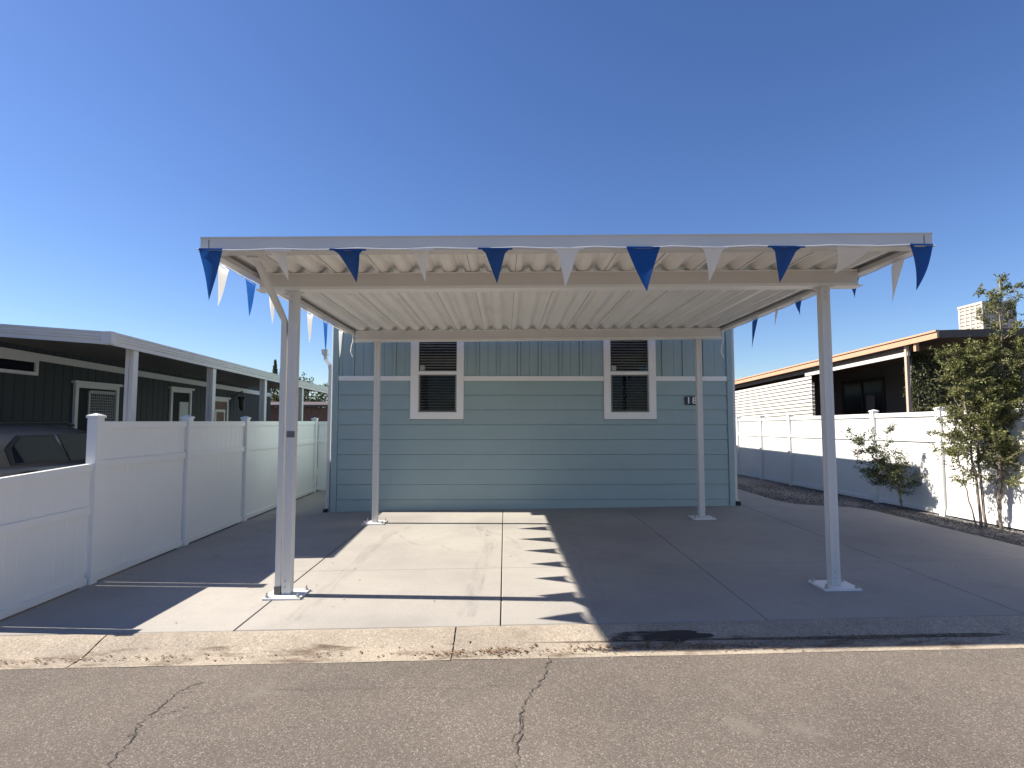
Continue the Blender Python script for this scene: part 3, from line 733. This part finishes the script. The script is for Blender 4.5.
# slit window, screened window, two doors
def nwin(name, y0, y1, z0, z1, inner, head=True, fw=.075):
    f = MB(); x0, x1 = LX+.012, LX+.06
    f.box(x0,x1,y0,y0+fw,z0,z1); f.box(x0,x1,y1-fw,y1,z0,z1); f.box(x0,x1,y0+fw,y1-fw,z1-fw,z1); f.box(x0,x1,y0+fw,y1-fw,z0,z0+fw)
    if head: f.box(x0, x1+.03, y0-.06, y1+.06, z1, z1+.05)
    w = f.build(name, M['ntrim'], nb); MB().box(x0-.006, x0+.012, y0+fw, y1-fw, z0+fw, z1-fw).build('pane', inner, w); return w
nwin('window', 7.9, 9.60, 2.60, 2.875, M['carglass'], False, .055)
w = nwin('window', 10.45, 11.62, 1.1, 2.53, M['inner'])
la = MB()
for k in range(14): la.box(LX+.028,LX+.036,10.85+k*.052,10.86+k*.052,1.2,2.36)
for k in range(22): la.box(LX+.0365,LX+.044,10.85,11.54,1.2+k*.052,1.21+k*.052)
la.box(LX+.026,LX+.046,10.80,10.85,1.2,2.40); la.box(LX+.026,LX+.046,10.85,11.54,2.36,2.42)
la.build('lattice', M['lattice'], w)
w = nwin('door', 13.42, 14.30, .5, 2.60, M['inner'])
MB().box(LX+.026,LX+.045,13.80,14.18,.6,2.30).build('door_leaf', M['door'], w)
w = nwin('door', 15.35, 16.2, .5, 2.45, M['brown'])
f_ = MB(); f_.box(LX+.026,LX+.045,15.5,15.56,.6,2.15); f_.box(LX+.026,LX+.045,15.98,16.04,.6,2.15); f_.box(LX+.026,LX+.045,15.56,15.98,2.08,2.15); f_.build('screen_door', M['ntrim'], w)
ln = thing('wall_lantern', 'black iron lantern hanging under the awning beside the far door', 'lantern', (LX+.25, 16.6, 2.2))
l = MB(); x, y = LX+.25, 16.6; l.tube([(x,y,2.72),(x,y,2.55),(x,y,2.54),(x,y,2.48),(x,y,2.47),(x,y,2.2),(x,y,2.19),(x,y,2.13)], [.012,.012,.11,.12,.085,.07,.05,.02], 6); l.build('lantern_body', M['iron'], ln)
l = MB(); l.tube([(LX+.01,y,2.55),(LX+.12,y,2.66),(x,y,2.70)], .014, 6); l.build('bracket', M['iron'], ln)

# far-left buildings and trees beyond
b = thing('shed', 'brown boarded shed seen past the far end of the awning', 'shed', (-9.2, 23, 0))
mb = MB()
for k in range(42): mb.box(-12.2+k*.15, -12.2+k*.15+.144, 22.0, 22.03, -.2, 2.36)
mb.box(-12.2,-5.9,22.03,25,-.2,2.36); mb.build('wall', M['brown'], b)
mb = MB(); mb.hexa([(-12.4,21.8,2.37),(-5.75,21.8,2.37),(-5.75,25.2,2.6),(-12.4,25.2,2.6)], [(-12.4,21.8,2.46),(-5.75,21.8,2.46),(-5.75,25.2,2.69),(-12.4,25.2,2.69)]); mb.build('roof', M['darkbrown'], b)

# ------------------------------------------------------------------ vegetation
def leaf(mb, p, s, d=None, asp=.4):
    d = d or Vector((random.gauss(0,1), random.gauss(0,1), random.gauss(0,.7))); d = d.normalized()
    a = Vector((random.gauss(0,1), random.gauss(0,1), random.gauss(0,1))); u = (a - d*a.dot(d)).normalized()*s*asp; d = d*s
    p = Vector(p); mb.add([p, p+d*.5+u*.5, p+d, p+d*.5-u*.5], [(0,1,2,3)])
def branch_pts(p, d, L, n=5, wander=.12, droop=0):
    p = Vector(p); d = Vector(d).normalized(); out = [p.copy()]
    for i in range(n):
        d = (d + Vector((random.gauss(0,wander), random.gauss(0,wander), random.gauss(0,wander)-droop))).normalized(); p = p + d*L/n; out.append(p.copy())
    return out
def grow(stems, wood, lf, nb, blen, leafn, lsize, start=.35, sub=3, updir=.6, rad=.022, spread=1.0, droop=0, asp=.4, taper=True, bias=(0,0,0)):
    bias = Vector(bias)
    for pts in stems:
        P = [Vector(p) for p in pts]
        # smooth path with a little wander
        path = []
        for a, b in zip(P[:-1], P[1:]):
            for k in range(4): path.append(a.lerp(b, k/4) + Vector((random.gauss(0,.012), random.gauss(0,.012), 0)))
        path.append(P[-1]); m = len(path)
        wood.tube(path, [rad*(1-.8*i/(m-1)) for i in range(m)], 6)
        for k in range(nb):
            t = start + (1-start)*(k+random.random())/nb; i = min(m-2, int(t*(m-1))); q = path[i].lerp(path[i+1], t*(m-1)-i)
            az = random.random()*6.28; d = Vector((math.cos(az)*spread, math.sin(az)*spread, updir+random.gauss(0,.25))) + bias
            L = blen*(1.15-.65*t if taper else 1)*random.uniform(.55,1.15)
            br = branch_pts(q, d, L, 6, .16, droop); wood.tube(br, [rad*.35*(1-.7*j/6) for j in range(7)], 4)
            tw = [br]
            for _ in range(sub):
                j = random.randint(1, 5); dd = (br[j+1]-br[j]).normalized() + Vector((random.gauss(0,.6), random.gauss(0,.6), random.gauss(0,.45)))
                t2 = branch_pts(br[j], dd, L*random.uniform(.3,.6), 4, .18, droop); wood.tube(t2, [rad*.16]*5, 3); tw.append(t2)
            for w_ in tw:
                cnt = int(leafn*random.uniform(.5,1.4)*(1 if w_ is br else .7))
                for _ in range(cnt):
                    s = random.random()**.75*(len(w_)-1); j = min(len(w_)-2, int(s)); p = w_[j].lerp(w_[j+1], s-j)
                    dr = (w_[j+1]-w_[j]).normalized()
                    leaf(lf, p + Vector((random.gauss(0,.018), random.gauss(0,.018), random.gauss(0,.018))), lsize*random.uniform(.6,1.3), dr*.5 + Vector((random.gauss(0,.7), random.gauss(0,.7), random.gauss(0,.6))), asp)
def bz(x, y): return fence_r_base(y) + .01
# left of the pair of young trees
t = thing('young_tree', 'slender multi-stemmed young tree leaning left in front of the sunlit fence', 'tree', (7.40, 8.72, bz(7,8.75)), 'young trees by the right fence')
wd, lf = MB(), MB()
b0 = (7.40, 8.72, bz(7,8.75)-.05)
grow([[b0,(7.32,8.72,1.0),(7.24,8.68,1.8),(7.12,8.6,2.4),(7.0,8.55,2.95)],
      [(7.43,8.70,.14),(7.38,8.68,1.2),(7.35,8.62,1.9),(7.34,8.6,2.5),(7.3,8.6,2.9)]], wd, lf, 40, .60, 52, .047, start=.26, sub=4, updir=.4, rad=.022)
grow([[(7.36,8.74,.14),(7.18,8.72,.75),(7.06,8.69,1.25),(6.92,8.66,1.7)]], wd, lf, 14, .42, 16, .05, start=.35, sub=2, rad=.013)
wd.build('trunk', M['bark'], t, smooth=True); lf.build('crown', M['leafA'], t)
t = thing('young_tree', 'taller bushy young tree with two stems at the right edge before the fence', 'tree', (7.50, 8.5, bz(7,8.55)), 'young trees by the right fence')
wd, lf = MB(), MB()
grow([[(7.50,8.5,.14),(7.50,8.5,.9),(7.53,8.5,1.9),(7.66,8.5,2.9),(7.70,8.5,4.0)],
      [(7.50,8.5,.5),(7.48,8.45,1.2),(7.52,8.42,1.9),(7.6,8.4,2.6)],
      [(7.50,8.5,.6),(7.62,8.4,1.4),(7.85,8.35,2.2),(8.05,8.3,3.4)]], wd, lf, 42, .62, 52, .047, start=.24, sub=4, updir=.55, rad=.026)
wd.build('trunk', M['bark'], t, smooth=True); lf.build('crown', M['leafA'], t)
t = thing('shrub', 'small scraggly shrub leaning left over the gravel before the fence shadow', 'shrub', (7.46, 10.55, bz(7,10.5)))
wd, lf = MB(), MB()
grow([[(7.50,10.6,.16),(7.38,10.5,.5),(7.20,10.4,.95),(7.05,10.35,1.6)], [(7.46,10.55,.3),(7.3,10.4,.7),(7.1,10.3,1.1)], [(7.40,10.5,.5),(7.1,10.4,.85),(6.72,10.3,1.25),(6.5,10.25,1.5)],[(7.4,10.5,.5),(7.1,10.35,.7),(6.8,10.3,.85)]],
     wd, lf, 20, .52, 36, .046, start=.26, sub=3, updir=.55, rad=.012, droop=.0, asp=.32)
wd.build('trunk', M['bark'], t, smooth=True); lf.build('crown', M['leafB'], t)
# ivy on the right porch, behind the fence
t = thing('climbing_vine', 'dense dark vine column beside the tan porch post behind the fence', 'vine', (9.88, 12.95, 0))
wd, lf = MB(), MB()
for k in range(5):
    x = 9.5+.2*k; wd.tube([(x,13.05,0),(x+.05,13.0,1.2),(x-.04,12.95,2.3),(x+.03,12.95,3.3)], .015, 5)
for _ in range(9000):
    z = random.uniform(.9,3.5); w = .44 + .05*math.sin(z*5.3) + .06*math.sin(z*11)
    a = random.random()*6.28; r = random.random()**.4
    x = 9.88 + math.cos(a)*r*w; y = 12.95 + math.sin(a)*r*.42
    if math.sin(x*9+z*7)+math.sin(z*13-x*5) > 1.25: continue
    leaf(lf, (x,y,z), random.uniform(.04,.085), Vector((random.gauss(0,.5), random.gauss(0,.5)-.3, -.7)), .5)
wd.build('stem', M['bark'], t); lf.build('foliage', M['leafC'], t)
t = thing('tree', 'dark dense tree crowding the right neighbour house behind the young trees', 'tree', (10.9, 11.0, 0))
wd, lf = MB(), MB()
grow([[(10.9,11.0,0),(10.85,11.0,1.4),(10.7,10.9,2.4),(10.6,10.9,3.2)],[(10.9,11.0,.8),(11.2,10.9,2),(11.4,10.9,3.3)]], wd, lf, 24, .75, 40, .075, start=.4, sub=4, rad=.06, asp=.5)
wd.build('trunk', M['bark'], t); lf.build('crown', M['leafC'], t)
# far trees on the left
t = thing('cypress', 'narrow dark cypress rising above the awning roof in the distance', 'tree', (-16.4, 40, 0))
wd, lf = MB(), MB(); wd.tube([(-16.4,40,0),(-16.4,40,5.6)], [.12,.02], 6)
for _ in range(2600):
    z = random.uniform(.5,6.1); w = .42*min(1,(6.15-z)/2.4)+.02; a = random.random()*6.28; r = random.random()**.5
    leaf(lf, (-16.4+math.cos(a)*r*w, 40+math.sin(a)*r*w, z), .16, Vector((random.gauss(0,.3), random.gauss(0,.3), 1)), .4)
for _ in range(500):
    z = random.uniform(2,5.45); w = .25*min(1,(5.5-z)/1.2)+.02; a = random.random()*6.28
    leaf(lf, (-16.0+math.cos(a)*w*random.random(), 40, z), .16, Vector((random.gauss(0,.3), random.gauss(0,.3), 1)), .4)
wd.build('trunk', M['bark'], t); lf.build('crown', M['leafC'], t)
def round_tree(x, y, zt, w, label, lm, n=2600):
    t = thing('broadleaf_tree', label, 'tree', (x, y, 0)); wd, lf = MB(), MB(); wd.tube([(x,y,0),(x+.1,y,zt*.45),(x,y,zt*.8)], [.16,.12,.03], 6)
    cl = [(x+random.gauss(0,w*.45), y+random.gauss(0,w*.4), zt*random.uniform(.5,.93), random.uniform(.3,.55)*w*.7) for _ in range(16)]
    for c in cl: wd.tube([(x,y,zt*.42),(c[0],c[1],c[2])], [.05,.015], 4)
    for _ in range(n):
        c = random.choice(cl); v = Vector((random.gauss(0,1), random.gauss(0,1), random.gauss(0,.75))).normalized()*c[3]*random.random()**.4
        leaf(lf, (c[0]+v.x, c[1]+v.y, min(zt, c[2]+v.z)), .17, None, .5)
    wd.build('trunk', M['bark'], t); lf.build('crown', lm, t)
round_tree(-12.3, 35, 4.8, 1.7, 'rounded green tree beyond the shed and awning end', M['leafB'])
round_tree(-10.0, 26.5, 3.2, 1.3, 'low leafy tree just behind the brown shed', M['leafC'])

# ------------------------------------------------------------------ right neighbour
nr = thing('neighbour_house', 'house with peach roof edge, dark porch and louvred screen beyond the right fence', 'house', (12, 16, 0))
RXf = 9.2
def rz_(y): return -.029*(y-11.95)
def rs(mb, x0, x1, y0, y1, z0, z1, rise=0):
    mb.hexa([(x0,y0,z0+rz_(y0)),(x1,y0,z0+rz_(y0)+rise),(x1,y1,z0+rz_(y1)+rise),(x0,y1,z0+rz_(y1))], [(x0,y0,z1+rz_(y0)),(x1,y0,z1+rz_(y0)+rise),(x1,y1,z1+rz_(y1)+rise),(x0,y1,z1+rz_(y1))]); return mb
rs(MB(), RXf+.05, 17, 11.77, 25, 3.63, 3.70, .25).build('roof', M['darkbrown'], nr)
fb = rs(MB(), RXf, RXf+.045, 11.72, 25, 3.59, 3.725); rs(fb, RXf-.025, RXf+.05, 11.72, 25, 3.725, 3.765); fb.build('fascia', M['peach'], nr)
MB().hexa([(RXf+.05,11.73,3.60),(17,11.73,3.85),(17,11.77,3.85),(RXf+.05,11.77,3.60)], [(RXf+.05,11.73,3.765),(17,11.73,4.0),(17,11.77,4.0),(RXf+.05,11.77,3.765)]).build('front_fascia', M['darkbrown'], nr)  # the shade on this front face is put into its dark brown
WX = 11.8
c = MB(); c.box(WX, WX+.12, 12.6, 25, -.2, 3.75); c.box(WX+.12, 17, 12.6, 12.72, -.2, 3.75); c.box(RXf+.2, WX, 24.8, 24.9, -.2, 3.3); c.build('wall', M['greywall'], nr)
rs(MB(), RXf+.1, RXf+.16, 12.75, 17.2, 3.36, 3.455).build('beam', M['cream'], nr)
rs(MB(), RXf+.17, RXf+.2, 12.75, 24.8, 3.46, 3.62).build('beam_infill', M['darkbrown'], nr)
for y in (12.80, 24.6): MB().box(RXf+.08, RXf+.15, y-.035, y+.035, -.2, 3.60+rz_(y)).build('post', M['tan'], nr)
for y in (12.45,): MB().box(RXf+.05, RXf+.12, y-.04, y+.04, 3.40, 3.62).build('bracket', M['peach'], nr)
lv = MB(); z = .6
while z < 3.30:
    rs(lv, RXf+.08, RXf+.10, 16.8, 24.6, z, z+.085); z += .115
lv.build('louvre_screen', M['cream'], nr)
MB().box(RXf+.16, RXf+.165, 16.8, 24.6, .4, 3.0).build('screen_backing', M['cream'], nr)
w = MB(); w.box(WX-.04,WX,17.2,17.3,.6,3.2); w.box(WX-.04,WX,19.3,19.4,.6,3.2); w.box(WX-.04,WX,17.3,19.3,3.1,3.2); w.box(WX-.04,WX,18.25,18.33,.6,3.1)
w = w.build('window', M['blackfr'], nr); MB().box(WX-.02,WX-.006,17.3,18.25,.6,3.1).build('pane', M['darkpane'], w); MB().box(WX-.02,WX-.006,18.33,19.3,.6,3.1).build('pane', M['darkpane'], w)
MB().box(WX-.03,WX-.018,17.7,18.1,.7,2.65).build('curtain', mat('pale_curtain', (.22,.21,.20), .9), w)
MB().box(WX-.03,WX,20.1,20.6,1.9,2.75).build('shutter', M['blackfr'], nr)
co = thing('evaporative_cooler', 'boxy cream evaporative cooler with slatted sides on the right neighbour roof', 'cooler', (11.4, 13.1, 4.0))
x0, x1, y0, y1, z0, z1 = 11.15, 11.95, 12.8, 13.5, 3.93, 4.61
MB().box(x0+.03,x1-.03,y0+.03,y1-.03,z0+.02,z1-.02).build('pad', M['coolpad'], co)
fm = MB(); 
for (a, b) in ((x0,x0+.05),(x1-.05,x1)):
    for (c_, d_) in ((y0,y0+.05),(y1-.05,y1)): fm.box(a,b,c_,d_,z0,z1-.04)
fm.box(x0-.01,x1+.01,y0-.01,y1+.01,z1-.04,z1+.015)
fm.box(x0+.05,x1-.05,y0,y0+.03,z0,z0+.08); fm.box(x0,x0+.03,y0+.05,y1-.05,z0,z0+.08)
fm.build('frame', M['cooler'], co)
sl = MB()
for k in range(1,4): yy = y0+.05+k*(y1-y0-.1)/4; sl.box(x0,x0+.03,yy-.022,yy+.022,z0+.08,z1-.04)
for k in range(1,5): xx = x0+.05+k*(x1-x0-.1)/5; sl.box(xx-.022,xx+.022,y0,y0+.03,z0+.08,z1-.04)
for k in range(6): z = z0+.12+k*.09; sl.box(x0+.012,x0+.026,y0+.05,y1-.05,z,z+.068); sl.box(x0+.05,x1-.05,y0+.012,y0+.026,z,z+.068)
sl.build('grille', M['cooler'], co)

# ------------------------------------------------------------------ parked car behind the low fence panel
CXr, CYr, CZ = -6.30, 6.40, -.02     # right flank, rear end, ground
car = thing('parked_car', 'dark grey crossover car parked behind the low white fence panel', 'car', (CXr-.92, CYr+2.2, CZ))
W = 1.84; LEN = 4.5
def cw(y, z, x): return (CXr - W/2 + x, CYr + y, CZ + z)
# stations: y from the rear, half-section as (half width, z)
sec = []
def section(y, zb, zs, hw):   # lower body ring (bottom .25 up to shoulder zs)
    half = [(hw*.86, zb), (hw*.97, zb+.08), (hw, zb+.28), (hw, zs-.22), (hw*.975, zs-.06), (hw*.93, zs)]
    return [cw(y, z, -x) for x, z in half] + [cw(y, z, x) for x, z in reversed(half)]
body = MB()
UP = .14
body.loft([section(y, zb, zs+UP, hw) for y, zb, zs, hw in ((0.0,.45,.98,.74),(.06,.38,1.06,.84),(.25,.30,1.12,.90),(.8,.26,1.14,.92),(1.6,.26,1.13,.92),(2.4,.26,1.10,.92),
           (3.2,.26,1.03,.92),(3.7,.28,.97,.91),(4.2,.30,.88,.86),(4.42,.36,.76,.76),(4.5,.42,.68,.66))])
bd = body.build('body', M['carpaint'], car, smooth=True)
def gsec(y, z0, z1, w0, w1):
    half = [(w0, z0), (w1+.03, z1-.12), (w1-.03, z1-.035), (w1-.16, z1)]
    return [cw(y, z, -x) for x, z in half] + [cw(y, z, x) for x, z in reversed(half)]
gh = MB(); gh.loft([gsec(.14,1.22,1.42,.84,.72), gsec(.36,1.25,1.70,.86,.71), gsec(.8,1.26,1.785,.87,.71), gsec(1.6,1.25,1.80,.87,.72), gsec(2.2,1.22,1.78,.87,.71), gsec(2.55,1.20,1.70,.87,.69), gsec(3.35,1.12,1.20,.86,.74)])
ghb = gh.build('cabin', M['carpaint'], car, smooth=True)
def sidew(ys, off, m, name, par):
    for sg in (1, -1):
        g = MB(); pts = []
        for y, t in ys:
            x = .868 + (.748-.868)*t; z = 1.275 + (1.66-1.275)*t
            pts.append(cw(y, z, sg*(x+off)))
        inn = [(p[0]-sg*.03, p[1], p[2]) for p in pts]; n = len(pts)
        g.add(pts+inn, [tuple(range(n)), tuple(reversed(range(n,2*n)))] + [(i,(i+1)%n,n+(i+1)%n,n+i) for i in range(n)])
        g.build(name, m, par)
sidew([(.93,.0),(1.76,.0),(1.88,.0),(1.72,1.0),(1.12,1.0),(.90,.55)], .012, M['cartrim'], 'window_surround', ghb)
sidew([(1.0,.08),(1.72,.07),(1.80,.10),(1.66,.92),(1.16,.93),(1.0,.60)], .018, M['carglass'], 'side_window', ghb)
sidew([(1.92,.0),(2.75,.0),(2.95,.08),(2.42,.95),(2.2,1.0),(1.80,1.0)], .012, M['carglass'], 'side_window', ghb)
sidew([(.36,.42),(.58,.30),(.66,.62),(.46,.72)], .014, M['carglass'], 'quarter_window', ghb)
g = MB(); g.add([cw(.15,1.28,-.66),cw(.15,1.28,.66),cw(.33,1.66,.60),cw(.33,1.66,-.60)], [(0,1,2,3)]); g.build('rear_window', M['carglass'], ghb)
for sg in (1,-1):
    MB().tube([cw(.55,1.76,sg*.62),cw(.7,1.825,sg*.62),cw(2.1,1.83,sg*.62),cw(2.3,1.78,sg*.61)], .018, 6).build('roof_rail', M['cartrim'], ghb)
    for y in (1.05, 2.05):
        MB().tube([cw(y,1.165,sg*.89),cw(y+.03,1.17,sg*.945),cw(y+.19,1.17,sg*.945),cw(y+.22,1.165,sg*.89)], .02, 6).build('door_handle', M['cartrim'], bd)
    l = MB(); l.hexa([cw(.0,1.02,sg*.6),cw(.02,1.02,sg*.80),cw(.50,1.10,sg*.925),cw(.30,1.06,sg*.7)], [cw(.03,1.18,sg*.6),cw(.05,1.19,sg*.83),cw(.58,1.19,sg*.922),cw(.3,1.21,sg*.7)]); l.build('tail_light', M['carlamp'], car)
    MB().hexa([cw(2.72,1.20,sg*.90),cw(2.86,1.20,sg*.90),cw(2.86,1.20,sg*1.06),cw(2.76,1.20,sg*1.06)], [cw(2.72,1.32,sg*.90),cw(2.86,1.30,sg*.90),cw(2.84,1.31,sg*1.06),cw(2.74,1.33,sg*1.06)]).build('mirror', M['carpaint'], car, bevel=.015)
    for y in (.82, 3.55):
        wl = MB().tube([cw(y,.33,sg*.70),cw(y,.33,sg*.925)], .33, 24).build('wheel', M['rubber'], car, bevel=.02)
        MB().tube([cw(y,.33,sg*.91),cw(y,.33,sg*.935)], .21, 20).build('rim', M['chrome'], wl)

# ------------------------------------------------------------------ sky, sun, camera
EL = math.atan(.932/math.hypot(1,.1)); ROT = math.atan2(-1, .1)
w = bpy.data.worlds.new('World'); SC.world = w; w.use_nodes = True; nt = w.node_tree
sky = nt.nodes.new('ShaderNodeTexSky'); sky.sky_type = 'NISHITA'; sky.sun_disc = False
sky.sun_elevation = EL; sky.sun_rotation = ROT % (2*math.pi); sky.altitude = 0; sky.air_density = 1.0; sky.dust_density = .25; sky.ozone_density = 5
hs = nt.nodes.new('ShaderNodeHueSaturation'); hs.inputs['Saturation'].default_value = 1.12; hs.inputs['Hue'].default_value = .511
nt.links.new(sky.outputs[0], hs.inputs['Color']); nt.links.new(hs.outputs[0], nt.nodes['Background'].inputs[0]); nt.nodes['Background'].inputs[1].default_value = .068
s = bpy.data.lights.new('sun', 'SUN'); s.energy = 5.0; s.angle = R(.53); s.color = (1,.925,.81)
so = bpy.data.objects.new('sun', s); COL.objects.link(so)
d = Vector((1, -.1, -.932)); so.rotation_euler = d.to_track_quat('-Z','Y').to_euler(); so.location = (-20, 6, 20)

cam = bpy.data.cameras.new('camera'); cam.sensor_width = 36; cam.lens = 36*560/1024; cam.clip_end = 3000; cam.clip_start = .05
co_ = bpy.data.objects.new('camera', cam); COL.objects.link(co_); SC.camera = co_
co_.location = (0,0,1.83); co_.rotation_euler = (math.pi/2 + math.atan(37/560), 0, -math.atan(7/560))

vs = SC.view_settings; vs.view_transform = 'Standard'; vs.look = 'None'; vs.exposure = 1.15; vs.gamma = 1; vs.use_curve_mapping = False
SC.render.resolution_x = 1024; SC.render.resolution_y = 768
